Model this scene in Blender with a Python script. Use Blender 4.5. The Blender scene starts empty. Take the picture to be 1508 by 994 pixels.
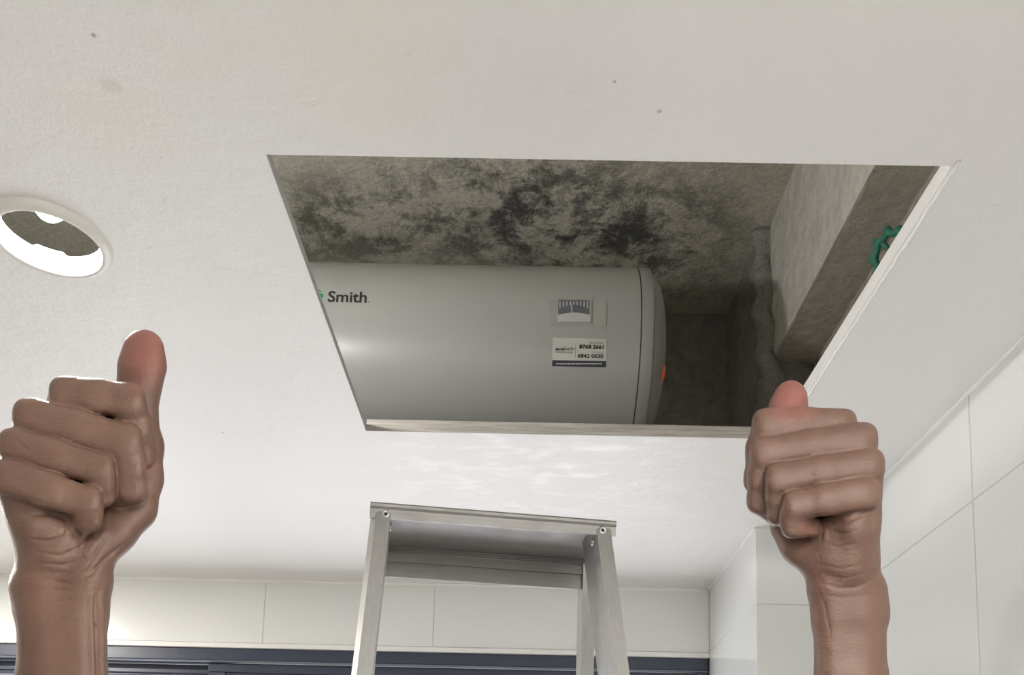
import bpy, bmesh, math, random
import numpy as np
from mathutils import Vector, Matrix
random.seed(4); rng = np.random.default_rng(4)
S = bpy.context.scene
C = S.collection

# ------------------------------------------------------------------ camera
CAMZ = 1.65
YAW, PITCH, ROLL, FPX, Y0 = -0.0081, 0.1218, 0.0234, 1299.75, 1087.5
PW, PH = 1508.0, 994.0
_r0 = Vector((math.cos(YAW), -math.sin(YAW), 0)); _f0 = Vector((math.sin(YAW), math.cos(YAW), 0)); _z = Vector((0, 0, 1))
FWD = math.cos(PITCH)*_f0 + math.sin(PITCH)*_z
_u0 = -math.sin(PITCH)*_f0 + math.cos(PITCH)*_z
RIGHT = math.cos(ROLL)*_r0 + math.sin(ROLL)*_u0
UP = -math.sin(ROLL)*_r0 + math.cos(ROLL)*_u0
CAM = Vector((0, 0, CAMZ))
cd = bpy.data.cameras.new('camera'); cam = bpy.data.objects.new('camera', cd); C.objects.link(cam)
cd.sensor_fit = 'HORIZONTAL'; cd.sensor_width = 36; cd.lens = FPX/PW*36
cd.shift_y = (Y0 - PH/2)/PW; cd.clip_start = .02
m = Matrix((RIGHT, UP, -FWD)).transposed().to_4x4(); m.translation = CAM
cam.matrix_world = m
S.camera = cam

def ray(px, py):
    return RIGHT*(px-PW/2) - UP*(py-Y0) + FWD*FPX
def at(px, py, Y):
    d = ray(px, py); return CAM + d*(Y/d.y)
def at_np(px, py, Y):
    R, U, F = np.array(RIGHT), np.array(UP), np.array(FWD)
    d = R*(px-PW/2)[:, None] - U*(py-Y0)[:, None] + F*FPX
    return np.array(CAM) + d*(Y/d[:, 1])[:, None]

# ------------------------------------------------------------------ world, light, exposure
S.view_settings.view_transform = 'Standard'; S.view_settings.look = 'None'
S.view_settings.gamma = 1; S.view_settings.use_curve_mapping = False
S.view_settings.exposure = 0.70
S.cycles.use_denoising = True
S.cycles.max_bounces = 7; S.cycles.diffuse_bounces = 5; S.cycles.glossy_bounces = 3; S.cycles.sample_clamp_indirect = 5
S.cycles.use_adaptive_sampling = True; S.cycles.adaptive_threshold = .05
S.cycles.caustics_reflective = False; S.cycles.caustics_refractive = False
w = bpy.data.worlds.new('sky'); S.world = w; w.use_nodes = True
bg = w.node_tree.nodes['Background']; bg.inputs[0].default_value = (.88, .92, 1, 1); bg.inputs[1].default_value = 0.6

def area(name, loc, rot, sx, sy, e, col=(1, 1, 1)):
    l = bpy.data.lights.new(name, 'AREA'); l.shape = 'RECTANGLE'; l.size = sx; l.size_y = sy; l.energy = e; l.color = col
    o = bpy.data.objects.new(name, l); C.objects.link(o); o.location = loc; o.rotation_euler = rot
    return o
# daylight coming in through the window (stands outside, in front of the panes)
area('daylight', (-.48, 2.42, 1.45), (math.radians(-90), 0, 0), 1.8, .95, 31, (1, .965, .915))
FILL_LAMPS = [(.44, -.10, 2.8, 'behind the viewer near the right wall'), (.30, -.95, 11.0, 'far behind the viewer'), (-1.335, 1.45, 9.0, 'beside the beige left wall')]  # added fill lamps out of view: x, y, energy, where
BULB_E = 27.0

# ------------------------------------------------------------------ helpers
def link(name, me, mat=None, parent=None, smooth=False):
    o = bpy.data.objects.new(name, me); C.objects.link(o)
    if mat is not None and len(me.materials) == 0: me.materials.append(mat)
    if parent is not None: o.parent = parent
    if smooth:
        for p in me.polygons: p.use_smooth = True
    return o
def tag(o, label=None, cat=None, group=None, kind=None):
    if label: o['label'] = label
    if cat: o['category'] = cat
    if group: o['group'] = group
    if kind: o['kind'] = kind
    return o
def empty(name, loc, rz=0):
    o = bpy.data.objects.new(name, None); C.objects.link(o); o.location = loc; o.rotation_euler = (0, 0, rz)
    o.empty_display_size = .05
    return o
class MB:
    def __init__(s): s.bm = bmesh.new()
    def box(s, x0, x1, y0, y1, z0, z1, bev=0):
        vs = [s.bm.verts.new((x, y, z)) for x in (x0, x1) for y in (y0, y1) for z in (z0, z1)]
        idx = [(0, 1, 3, 2), (4, 6, 7, 5), (0, 4, 5, 1), (2, 3, 7, 6), (0, 2, 6, 4), (1, 5, 7, 3)]
        fs = [s.bm.faces.new([vs[i] for i in f]) for f in idx]
        if bev:
            es = list({e for f in fs for e in f.edges})
            bmesh.ops.bevel(s.bm, geom=es, offset=bev, segments=2, affect='EDGES', profile=.5)
        return s
    def prism(s, prof, a, b):
        """extrude the closed 3D outline prof(t) between two stations: a, b are lists of Vector"""
        va = [s.bm.verts.new(p) for p in a]; vb = [s.bm.verts.new(p) for p in b]
        n = len(a)
        for i in range(n): s.bm.faces.new((va[i], va[(i+1) % n], vb[(i+1) % n], vb[i]))
        s.bm.faces.new(va[::-1]); s.bm.faces.new(vb)
        return s
    def extr_x(s, prof, x0, x1):
        return s.prism(None, [Vector((x0, y, z)) for y, z in prof], [Vector((x1, y, z)) for y, z in prof])
    def tube(s, pts, r, n=10, cap=True):
        pts = [Vector(p) for p in pts]; rs = r if isinstance(r, (list, tuple)) else [r]*len(pts)
        rings = []; prev = None
        for i, p in enumerate(pts):
            t = (pts[min(i+1, len(pts)-1)] - pts[max(i-1, 0)]).normalized()
            if prev is None:
                a = t.orthogonal().normalized()
            else:
                a = (prev - t*prev.dot(t)).normalized()
            prev = a; b = t.cross(a)
            rings.append([s.bm.verts.new(p + (a*math.cos(2*math.pi*k/n) + b*math.sin(2*math.pi*k/n))*rs[i]) for k in range(n)])
        for r0, r1 in zip(rings, rings[1:]):
            for k in range(n): s.bm.faces.new((r0[k], r0[(k+1) % n], r1[(k+1) % n], r1[k]))
        if cap: s.bm.faces.new(rings[0][::-1]); s.bm.faces.new(rings[-1])
        return s
    def lathe(s, prof, M=Matrix.Identity(4), n=48, closed=False):
        """prof: (radius, height) about local z, M places it"""
        rings = []
        for r, h in prof:
            if r < 1e-6: rings.append([s.bm.verts.new(M @ Vector((0, 0, h)))])
            else: rings.append([s.bm.verts.new(M @ Vector((r*math.cos(2*math.pi*k/n), r*math.sin(2*math.pi*k/n), h))) for k in range(n)])
        pr = list(zip(rings, rings[1:])) + ([(rings[-1], rings[0])] if closed else [])
        for a, b in pr:
            for k in range(n):
                k2 = (k+1) % n
                if len(a) == 1 and len(b) == 1: continue
                if len(a) == 1: s.bm.faces.new((a[0], b[k2], b[k]))
                elif len(b) == 1: s.bm.faces.new((a[k], a[k2], b[0]))
                else: s.bm.faces.new((a[k], a[k2], b[k2], b[k]))
        return s
    def build(s, name, mat, parent=None, smooth=False, angle=None):
        bmesh.ops.recalc_face_normals(s.bm, faces=s.bm.faces)
        me = bpy.data.meshes.new(name); s.bm.to_mesh(me); s.bm.free()
        o = link(name, me, mat, parent, smooth)
        if angle is not None:
            for p in me.polygons: p.use_smooth = True
            me.set_sharp_from_angle(angle=math.radians(angle))
        return o

# ------------------------------------------------------------------ materials
def mat(name, col, rough=.5, metal=0, spec=.5):
    m = bpy.data.materials.new(name); m.use_nodes = True
    b = m.node_tree.nodes['Principled BSDF']
    b.inputs['Base Color'].default_value = (*col, 1); b.inputs['Roughness'].default_value = rough
    b.inputs['Metallic'].default_value = metal; b.inputs['Specular IOR Level'].default_value = spec
    return m
def N(m, t, **k):
    n = m.node_tree.nodes.new(t)
    for a, v in k.items():
        if a.startswith('i_'): n.inputs[a[2:].replace('_', ' ')].default_value = v
        else: setattr(n, a, v)
    return n
def L(m, a, b): m.node_tree.links.new(a, b)
def coords(m, scale=(1, 1, 1), kind='Object'):
    t = N(m, 'ShaderNodeTexCoord'); mp = N(m, 'ShaderNodeMapping'); mp.inputs['Scale'].default_value = scale
    L(m, t.outputs[kind], mp.inputs['Vector']); return mp.outputs['Vector']
def noise(m, vec, scale, detail=6, rough=.6, dist=0):
    n = N(m, 'ShaderNodeTexNoise'); n.inputs['Scale'].default_value = scale; n.inputs['Detail'].default_value = detail
    n.inputs['Roughness'].default_value = rough; n.inputs['Distortion'].default_value = dist
    L(m, vec, n.inputs['Vector']); return n.outputs['Fac']
def ramp(m, fac, stops):
    r = N(m, 'ShaderNodeValToRGB'); e = r.color_ramp.elements
    while len(e) < len(stops): e.new(.5)
    for el, (p, c) in zip(e, stops):
        el.position = p; el.color = (*c, 1) if len(c) == 3 else c
    L(m, fac, r.inputs['Fac']); return r.outputs['Color']
def mixc(m, fac, a, b, mode='MIX'):
    n = N(m, 'ShaderNodeMix', data_type='RGBA', blend_type=mode)
    if hasattr(fac, 'links'): L(m, fac, n.inputs[0])
    else: n.inputs[0].default_value = fac
    for s, v in ((6, a), (7, b)):
        if hasattr(v, 'links'): L(m, v, n.inputs[s])
        else: n.inputs[s].default_value = (*v, 1)
    return n.outputs[2]
def math_(m, op, a, b=None):
    n = N(m, 'ShaderNodeMath', operation=op)
    for i, v in enumerate((a, b)):
        if v is None: continue
        if hasattr(v, 'links'): L(m, v, n.inputs[i])
        else: n.inputs[i].default_value = v
    return n.outputs[0]
def bump(m, h, strength, dist):
    b = N(m, 'ShaderNodeBump'); b.inputs['Strength'].default_value = strength; b.inputs['Distance'].default_value = dist
    L(m, h, b.inputs['Height']); L(m, b.outputs['Normal'], m.node_tree.nodes['Principled BSDF'].inputs['Normal'])
def base(m, c): L(m, c, m.node_tree.nodes['Principled BSDF'].inputs['Base Color'])
def spot(m, vec, cx, cy, r0, r1):
    """1 inside a round blot at (cx, cy) of the surface, fading from radius r0 to r1"""
    sp = N(m, 'ShaderNodeSeparateXYZ'); L(m, vec, sp.inputs[0])
    dx = math_(m, 'SUBTRACT', sp.outputs[0], cx); dy = math_(m, 'SUBTRACT', sp.outputs[1], cy)
    d = math_(m, 'SQRT', math_(m, 'ADD', math_(m, 'MULTIPLY', dx, dx), math_(m, 'MULTIPLY', dy, dy)))
    mr = N(m, 'ShaderNodeMapRange'); mr.interpolation_type = 'SMOOTHSTEP'
    L(m, d, mr.inputs[0]); mr.inputs[1].default_value = r0; mr.inputs[2].default_value = r1
    mr.inputs[3].default_value = 1; mr.inputs[4].default_value = 0
    return mr.outputs[0]

CEIL = CAMZ + .62
# ceiling paint: warm white, roller texture, faint yellow stains, glossy overpainted patch with glare put into its colour
M_ceil = mat('ceiling_paint', (.80, .785, .76), .5, spec=.4)
v = coords(M_ceil)
c = mixc(M_ceil, ramp(M_ceil, noise(M_ceil, v, 1.6, 3), [(.35, (0, 0, 0)), (.75, (1, 1, 1))]), (.81, .797, .782), (.78, .767, .75))
st = (at(165, 126, 1), )
def on_ceil(px, py):
    d = ray(px, py); p = CAM + d*((CEIL-CAM.z)/d.z); return p.x, p.y
nz = noise(M_ceil, v, 9, 4)
for px, py, r, colr, amt in ((530, 90, .10, (.80, .74, .60), .55), (620, 60, .06, (.80, .74, .60), .4), (180, 190, .08, (.79, .73, .60), .5),
                             (163, 126, .012, (.55, .47, .38), .75), (290, 60, .08, (.79, .74, .62), .4), (138, 52, .003, (.35, .3, .25), .8),
                             (905, 120, .0022, (.35, .34, .32), .7), (971, 164, .0028, (.33, .32, .3), .75), (1273, 455, .002, (.3, .3, .28), .6), (328, 637, .003, (.4, .36, .3), .7)):
    x, y = on_ceil(px, py)
    f = spot(M_ceil, v, x, y, r*.25, r)
    if r > .01: f = math_(M_ceil, 'MULTIPLY', f, math_(M_ceil, 'MULTIPLY', ramp(M_ceil, nz, [(.35, (.1, .1, .1)), (.65, (1, 1, 1))]), amt*.6))
    else: f = math_(M_ceil, 'MULTIPLY', f, amt)
    c = mixc(M_ceil, f, c, colr)
# glossy paint patch by the ladder, drips and specks, window glare painted in whiter
x, y = on_ceil(800, 700)
vs_ = coords(M_ceil, (1, 2.2, 1))
blot = math_(M_ceil, 'MULTIPLY', spot(M_ceil, v, x, y, .12, .40), ramp(M_ceil, noise(M_ceil, vs_, 14, 4, .7, .8), [(.50, (0, 0, 0)), (.62, (1, 1, 1))]))
c = mixc(M_ceil, math_(M_ceil, 'MULTIPLY', blot, .6), c, (.90, .895, .88))
base(M_ceil, c)
pb = M_ceil.node_tree.nodes['Principled BSDF']
rr = N(M_ceil, 'ShaderNodeMapRange'); L(M_ceil, blot, rr.inputs[0]); rr.inputs[3].default_value = .46; rr.inputs[4].default_value = .28
L(M_ceil, rr.outputs[0], pb.inputs['Roughness'])
hh = math_(M_ceil, 'ADD', noise(M_ceil, v, 150, 2, .6), math_(M_ceil, 'MULTIPLY', noise(M_ceil, v, 34, 1, .5), 1.6))
vo = N(M_ceil, 'ShaderNodeTexVoronoi'); vo.inputs['Scale'].default_value = 95; L(M_ceil, v, vo.inputs['Vector'])
bl = math_(M_ceil, 'MULTIPLY', ramp(M_ceil, vo.outputs['Distance'], [(.0, (1, 1, 1)), (.22, (0, 0, 0))]), math_(M_ceil, 'ADD', spot(M_ceil, v, *on_ceil(1462, 322), .018, .045), math_(M_ceil, 'ADD', spot(M_ceil, v, *on_ceil(1425, 392), .01, .03), spot(M_ceil, v, *on_ceil(604, 52), .01, .04))))
hh = math_(M_ceil, 'ADD', hh, math_(M_ceil, 'MULTIPLY', bl, 1.2))
bump(M_ceil, hh, .62, .0013)

M_cut = mat('cut_board_edge', (.42, .39, .35), .85)
v = coords(M_cut, (3, 60, 60)); base(M_cut, ramp(M_cut, noise(M_cut, v, 3, 5), [(.3, (.27, .25, .225)), (.7, (.50, .47, .43))]))
M_edge = mat('grey_board_edge', (.42, .41, .39), .8)
M_white = mat('white_trim_paint', (.82, .81, .79), .45)
v = coords(M_white); bump(M_white, noise(M_white, v, 140, 3), .5, .0015)

def concrete(name, c0, c1, c2, sc=1.0, stain=None):
    m = mat(name, c1, .92, spec=.2); v = coords(m)
    a = ramp(m, noise(m, v, 5*sc, 7, .72, .1), [(.30, c0), (.52, c1), (.74, c2)])
    fine = noise(m, v, 60*sc, 5, .7)
    a = mixc(m, .45, a, ramp(m, fine, [(.3, tuple(x*.55 for x in c1)), (.7, tuple(min(1, x*1.35) for x in c1))]))
    if stain:
        for (x, y, r0, r1, col, amt) in stain:
            f = math_(m, 'MULTIPLY', spot(m, v, x, y, r0, r1), ramp(m, noise(m, v, 11, 8, .80, .25), [(.44, (0, 0, 0)), (.57, (1, 1, 1))]))
            a = mixc(m, math_(m, 'MULTIPLY', f, amt), a, col)
    base(m, a)
    h = math_(m, 'ADD', noise(m, v, 14*sc, 7, .72), math_(m, 'MULTIPLY', noise(m, v, 70, 3, .6), .22))
    bump(m, h, .9, .012)
    return m
SLAB = CAMZ + 1.33
def on_z(px, py, z):
    d = ray(px, py); p = CAM + d*((z-CAM.z)/d.z); return p.x, p.y
sa, sb, sc_, sd = on_z(560, 330, SLAB), on_z(760, 310, SLAB), on_z(930, 360, SLAB), on_z(450, 330, SLAB)
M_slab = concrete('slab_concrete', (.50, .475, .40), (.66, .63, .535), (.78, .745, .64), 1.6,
                  [(*sa, .02, .26, (.09, .09, .085), .85), (*sb, .06, .34, (.065, .066, .068), .92), (*sc_, .05, .36, (.07, .07, .075), .9), (*sd, .02, .20, (.12, .115, .09), .8)])
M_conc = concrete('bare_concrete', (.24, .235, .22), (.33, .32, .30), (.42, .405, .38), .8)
M_beam = concrete('plastered_beam', (.62, .605, .56), (.72, .70, .65), (.80, .78, .72), .5)
M_brown = concrete('rough_soffit', (.40, .375, .325), (.52, .49, .43), (.62, .585, .515), .8)
M_mortar = concrete('grey_mortar', (.30, .30, .28), (.42, .42, .39), (.52, .52, .48), 3)

M_tile = mat('white_wall_tile', (.76, .775, .76), .16, spec=.5)
v = coords(M_tile); base(M_tile, ramp(M_tile, noise(M_tile, v, 3, 2), [(.3, (.735, .755, .742)), (.7, (.775, .785, .772))]))
bump(M_tile, noise(M_tile, v, 6, 0), .05, .01)
M_grout = mat('grey_grout', (.58, .58, .56), .9)
M_floor = mat('floor_tile', (.62, .61, .58), .35)
v = coords(M_floor)
bk = N(M_floor, 'ShaderNodeTexBrick', offset=0); L(M_floor, v, bk.inputs['Vector']); bk.inputs['Scale'].default_value = 1
bk.inputs['Brick Width'].default_value = .3; bk.inputs['Row Height'].default_value = .3; bk.inputs['Mortar Size'].default_value = .003
bk.inputs['Color1'].default_value = (.72, .71, .69, 1); bk.inputs['Color2'].default_value = (.68, .67, .65, 1); bk.inputs['Mortar'].default_value = (.35, .34, .32, 1)
base(M_floor, bk.outputs['Color'])

M_frame = mat('navy_window_frame', (.030, .040, .068), .38, spec=.5)
M_pane = bpy.data.materials.new('tinted_pane'); M_pane.use_nodes = True
nt = M_pane.node_tree; nt.nodes.remove(nt.nodes['Principled BSDF'])
tr = N(M_pane, 'ShaderNodeBsdfTransparent'); tr.inputs[0].default_value = (.66, .67, .70, 1)
gl = N(M_pane, 'ShaderNodeBsdfGlossy'); gl.inputs['Roughness'].default_value = .05
mx = N(M_pane, 'ShaderNodeMixShader'); mx.inputs[0].default_value = .08
L(M_pane, tr.outputs[0], mx.inputs[1]); L(M_pane, gl.outputs[0], mx.inputs[2]); L(M_pane, mx.outputs[0], nt.nodes['Material Output'].inputs[0])

def alu(name, col, rough, st=(2, 60, 60)):
    m = mat(name, col, rough, .7); v = coords(m, st)
    base(m, ramp(m, noise(m, v, 5, 5), [(.3, tuple(x*.90 for x in col)), (.7, tuple(min(1, x*1.05) for x in col))]))
    v2 = coords(m); r = ramp(m, noise(m, v2, 30, 4), [(.3, (rough-.06,)*3), (.7, (rough+.12,)*3)])
    L(m, r, m.node_tree.nodes['Principled BSDF'].inputs['Roughness'])
    return m
M_alu = alu('ladder_aluminium', (.35, .342, .335), .50)
M_rail = alu('ladder_rail_aluminium', (.42, .417, .408), .45, (60, 60, 2))
M_alud = alu('ladder_aluminium_cross', (.32, .305, .295), .55)
M_steel = mat('rivet_steel', (.60, .59, .57), .3, .9)
M_dark = mat('rivet_hole', (.03, .03, .03), .6)
M_rub = mat('black_rubber', (.02, .02, .02), .7)

# ------------------------------------------------------------------ structure
XR, XL, YB, YF = .5929, -1.42, 2.0494, -1.3
XP, YP = .4455, 1.6373
ZJ, ZW = CAMZ + .4687, CAMZ + .4649
TH = .011                       # plasterboard thickness
HX0, HX1, HY0, HY1 = -.2423, .3788, .7317, 1.2699
DZ = CEIL-.0075
_n, _f, _r = on_z(72, 312, DZ), on_z(92, 407, DZ), on_z(158.6, 384, DZ)
DLI = (_f[1]-_n[1])/2; DLY = (_f[1]+_n[1])/2; DLX = _r[0]-DLI; DLR = DLI+.004

def struct(mb, name, m, **k):
    o = mb.build(name, m, **k); tag(o, kind='structure'); return o
struct(MB().box(XL-.1, XR+.1, YF-.1, YB+.25, -.1, 0), 'floor', M_floor)

# ceiling board: one sheet with a rectangular access hole and a round lamp hole
bm = bmesh.new()
def vz(x, y, z, cache={}):
    k = (round(x, 5), round(y, 5), round(z, 5))
    if k not in cache: cache[k] = bm.verts.new((x, y, z))
    return cache[k]
q = .09
xs = [XL, DLX-q, DLX+q, HX0, HX1, XR+.008]; ys = sorted([YF, DLY-q, DLY+q, HY0, HY1, YB+.008])
def quad(p, zz, flip):
    f = [vz(x, y, zz) for x, y in p]
    if flip: f = f[::-1]
    bm.faces.new(f)
for zz, flip in ((CEIL, True), (CEIL+TH, False)):
    for i in range(len(xs)-1):
        for j in range(len(ys)-1):
            x0, x1, y0, y1 = xs[i], xs[i+1], ys[j], ys[j+1]
            mx_, my_ = (x0+x1)/2, (y0+y1)/2
            if HX0 < mx_ < HX1 and HY0 < my_ < HY1: continue
            if abs(mx_-DLX) < q and abs(my_-DLY) < q: continue
            quad([(x0, y0), (x1, y0), (x1, y1), (x0, y1)], zz, flip)
    n = 64; inner = []; outer = []
    yin = [y for y in ys if DLY-q-1e-6 <= y <= DLY+q+1e-6]
    for k in range(n):
        a = 2*math.pi*k/n; ca, sa_ = math.cos(a), math.sin(a)
        inner.append((DLX+DLR*ca, DLY+DLR*sa_)); t = q/max(abs(ca), abs(sa_)); outer.append((DLX+t*ca, DLY+t*sa_))
    for k in range(n): quad([inner[k], outer[k], outer[(k+1) % n], inner[(k+1) % n]], zz, flip)
    if flip: low = inner
for k in range(64):
    a, b = low[k], low[(k+1) % 64]
    bm.faces.new([vz(*a, CEIL), vz(*b, CEIL), vz(*b, CEIL+TH), vz(*a, CEIL+TH)])
bmesh.ops.recalc_face_normals(bm, faces=bm.faces)
me = bpy.data.meshes.new('ceiling'); bm.to_mesh(me); bm.free()
tag(link('ceiling', me, M_ceil), kind='structure')
# raw board edges of the hatch, one lining strip on each side
def strip(name, x0, x1, y0, y1, z0, z1, m): return struct(MB().box(x0, x1, y0, y1, z0, z1, .0006), name, m)
strip('trim_1', HX0, HX1, HY1, HY1+.0015, CEIL+.0004, CEIL+.019, M_cut)
strip('trim_2', HX0-.0015, HX0, HY0, HY1, CEIL+.0004, CEIL+TH, M_edge)
strip('trim_3', HX0, HX1, HY0-.0015, HY0, CEIL+.0004, CEIL+TH, M_white)
# right edge: painted bead with a lumpy line of filler
mb = MB()
pts = []; rr_ = []
for k in range(70):
    t = k/69; pts.append((HX1+.0045+rng.normal()*.0005, HY0-.006+t*(HY1-HY0+.006), CEIL-.0002)); rr_.append(.0021+abs(rng.normal())*.0006)
mb.tube(pts, rr_, 8)
struct(mb, 'trim_4', M_white, smooth=True)
strip('trim_5', HX1-.0008, HX1+.004, HY0, HY1, CEIL-.0016, CEIL+.015, M_white)

# slab and the concrete shell above the ceiling board
struct(MB().box(XL-.1, XR+.2, YF-.1, YB+.25, SLAB, SLAB+.15), 'ceiling_slab', M_slab)
struct(MB().box(XR+.008, XR+.2, YF-.1, YB+.25, CEIL+.001, SLAB), 'wall_upper_right', M_brown)
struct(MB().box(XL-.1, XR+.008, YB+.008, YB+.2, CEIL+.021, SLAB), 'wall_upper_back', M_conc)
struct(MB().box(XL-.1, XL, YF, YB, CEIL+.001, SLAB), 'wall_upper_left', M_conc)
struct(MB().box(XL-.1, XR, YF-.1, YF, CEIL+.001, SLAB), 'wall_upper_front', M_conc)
XBm, ZBm = .513, CAMZ+1.025
b_ = struct(MB().box(XBm, XR+.05, YF, 1.76, ZBm, SLAB), 'trim_beam', M_beam)
# rough underside of the beam
mb = MB(); nx, ny = 8, 90; g = {}
for i in range(nx+1):
    for j in range(ny+1):
        e = (i == 0)*rng.normal()*.0010
        g[i, j] = mb.bm.verts.new((XBm+.001+e+(XR+.04-XBm)*i/nx, YF+(1.745-YF)*j/ny, ZBm-.0015-abs(rng.normal())*.0022))
for i in range(nx):
    for j in range(ny): mb.bm.faces.new((g[i, j], g[i+1, j], g[i+1, j+1], g[i, j+1]))
o = mb.build('soffit', M_brown, b_, smooth=True)
# column rising through the void with a lumpy mortar corner
XC = .494
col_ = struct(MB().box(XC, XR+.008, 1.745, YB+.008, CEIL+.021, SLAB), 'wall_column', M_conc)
def lump(name, pts, rad, m, parent, nz=90, na=14, amp=.35, seed=1):
    rg = np.random.default_rng(seed); mb = MB(); rings = []
    P = [Vector(p) for p in pts]
    ph = rg.uniform(0, 6.28, (8, 3))
    for i in range(nz+1):
        t = i/nz*(len(P)-1); k = min(int(t), len(P)-2); c_ = P[k].lerp(P[k+1], t-k); ring = []
        for j in range(na):
            a = 2*math.pi*j/na
            s_ = sum(math.sin(i*(.12+.11*q_)+j_*a+ph[q_, 0])*ph[q_, 1]/6.28 for q_, j_ in zip(range(8), (1, 2, 3, 1, 2, 4, 3, 5)))/2.2
            r_ = rad*(1+amp*s_+.08*rg.normal())
            ring.append(mb.bm.verts.new(c_+Vector((math.cos(a)*r_, math.sin(a)*r_, 0))))
        rings.append(ring)
    for r0, r1 in zip(rings, rings[1:]):
        for j in range(na): mb.bm.faces.new((r0[j], r0[(j+1) % na], r1[(j+1) % na], r1[j]))
    mb.bm.faces.new(rings[0]); mb.bm.faces.new(rings[-1])
    return mb.build(name, m, parent, smooth=True)
lump('mortar_ridge', [(XC+.014, 1.751, CEIL+.022), (XC+.008, 1.751, CEIL+.25), (XC+.016, 1.753, SLAB-.25), (XC+.006, 1.763, SLAB-.004)], .024, M_mortar, col_, amp=.45)
lump('mortar_lump', [(XC+.062, 1.747, CEIL+.19), (XC+.05, 1.747, CEIL+.25)], .020, M_mortar, col_, nz=16, amp=.7, seed=5)

# tiled walls
def tile_mesh(w_, h_, t=.008, tm=None):
    tm = tm or M_tile; k = (tm.name, round(w_, 4), round(h_, 4))
    if k not in TILES:
        b = MB().box(0, w_, 0, t, 0, h_, .0012); bmesh.ops.recalc_face_normals(b.bm, faces=b.bm.faces)
        me = bpy.data.meshes.new('tile'); b.bm.to_mesh(me); b.bm.free(); me.materials.append(tm); TILES[k] = me
    return TILES[k]
TILES = {}
def tile_wall(parent, org, ux, un, u0, u1, joints, zrows, gap=.0014, skip=None, tm=None):
    """tiles on the plane through org; ux: unit direction along the wall, un: outward normal (into the room)"""
    us = sorted([u0] + [j for j in joints if u0 < j < u1] + [u1])
    for a, b in zip(us, us[1:]):
        for z0, z1 in zip(zrows, zrows[1:]):
            if skip and skip(a, b, z0, z1): continue
            me = tile_mesh(b-a-gap, z1-z0-gap, tm=tm)
            o = bpy.data.objects.new('tile', me); C.objects.link(o); o.parent = parent
            M_ = Matrix((ux, -un, Vector((0, 0, 1)))).transposed().to_4x4()
            M_.translation = Vector(org) + ux*(a+gap/2) + Vector((0, 0, z0+gap/2))
            o.matrix_world = M_
TW = .405
zr = [CEIL, ZJ] ; zz = ZJ
while zz > .31: zz -= .302; zr.append(zz)
zr.append(0); zr = sorted(zr)
wr = struct(MB().box(XR+.0015, XR+.15, YF, YB+.2, 0, CEIL), 'wall_right', M_grout)
tile_wall(wr, (XR, 0, 0), Vector((0, -1, 0)), Vector((-1, 0, 0)), -YP, -YF, [-1.124+TW*k for k in range(-3, 8)], zr)
wb = MB().box(XL, XP+.01, YB+.0015, YB+.2, ZW-.006, CEIL+.02).box(XL, XP+.01, YB+.0015, YB+.2, 0, .95)
wb = struct(wb, 'wall_back', M_grout)
jb = [-.6145+TW*k for k in range(-4, 5)]
tile_wall(wb, (0, YB, 0), Vector((1, 0, 0)), Vector((0, -1, 0)), XL, XP, jb, [ZW, CEIL])
tile_wall(wb, (0, YB, 0), Vector((1, 0, 0)), Vector((0, -1, 0)), XL, XP, jb, [0, .32, .635, .95])
wp = struct(MB().box(XP+.0015, XR+.1, YP+.0015, YB+.2, 0, CEIL), 'wall_pillar', M_grout)
tile_wall(wp, (0, YP, 0), Vector((1, 0, 0)), Vector((0, -1, 0)), XP+.0012, XR, [], zr)
tile_wall(wp, (XP, 0, 0), Vector((0, -1, 0)), Vector((-1, 0, 0)), -YB, -YP, [], zr)
M_tile_l = mat('beige_wall_tile', (.36, .335, .30), .3)
wl = struct(MB().box(XL-.15, XL-.007, YF, YB+.2, 0, CEIL), 'wall_left', M_grout)
tile_wall(wl, (XL, 0, 0), Vector((0, 1, 0)), Vector((1, 0, 0)), YF, YB, [YF+TW*k for k in range(1, 10)], zr, tm=M_tile_l)
wf = struct(MB().box(XL, XR, YF-.15, YF-.007, 0, CEIL), 'wall_front', M_grout)
tile_wall(wf, (0, YF, 0), Vector((-1, 0, 0)), Vector((0, 1, 0)), -XR, -XL, [-XR+TW*k for k in range(1, 6)], zr)
# caulked edges where wall meets ceiling
def bead(name, a, b, w_, m):
    a, b = Vector(a), Vector(b); mb = MB(); n = 60
    pts = [a.lerp(b, k/n) for k in range(n+1)]
    mb.tube(pts, [w_*(1+.15*rng.normal()) for _ in pts], 8)
    return struct(mb, name, m, smooth=True)
bead('trim_6', (XR, YF, CEIL-.0005), (XR, YP, CEIL-.0005), .0042, M_white)
bead('trim_7', (XL, YB, CEIL-.002), (XP, YB, CEIL-.002), .0050, M_white)
bead('trim_8', (XP, YP, CEIL), (XP, YB, CEIL), .0025, M_white)
bead('trim_9', (XP, YP, CEIL), (XR, YP, CEIL), .0025, M_white)
# painted head of the window opening
struct(MB().box(XL, XP, YB-.004, YB+.03, ZW-.0125, ZW-.0008, .0015), 'trim_10', M_white)

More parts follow.
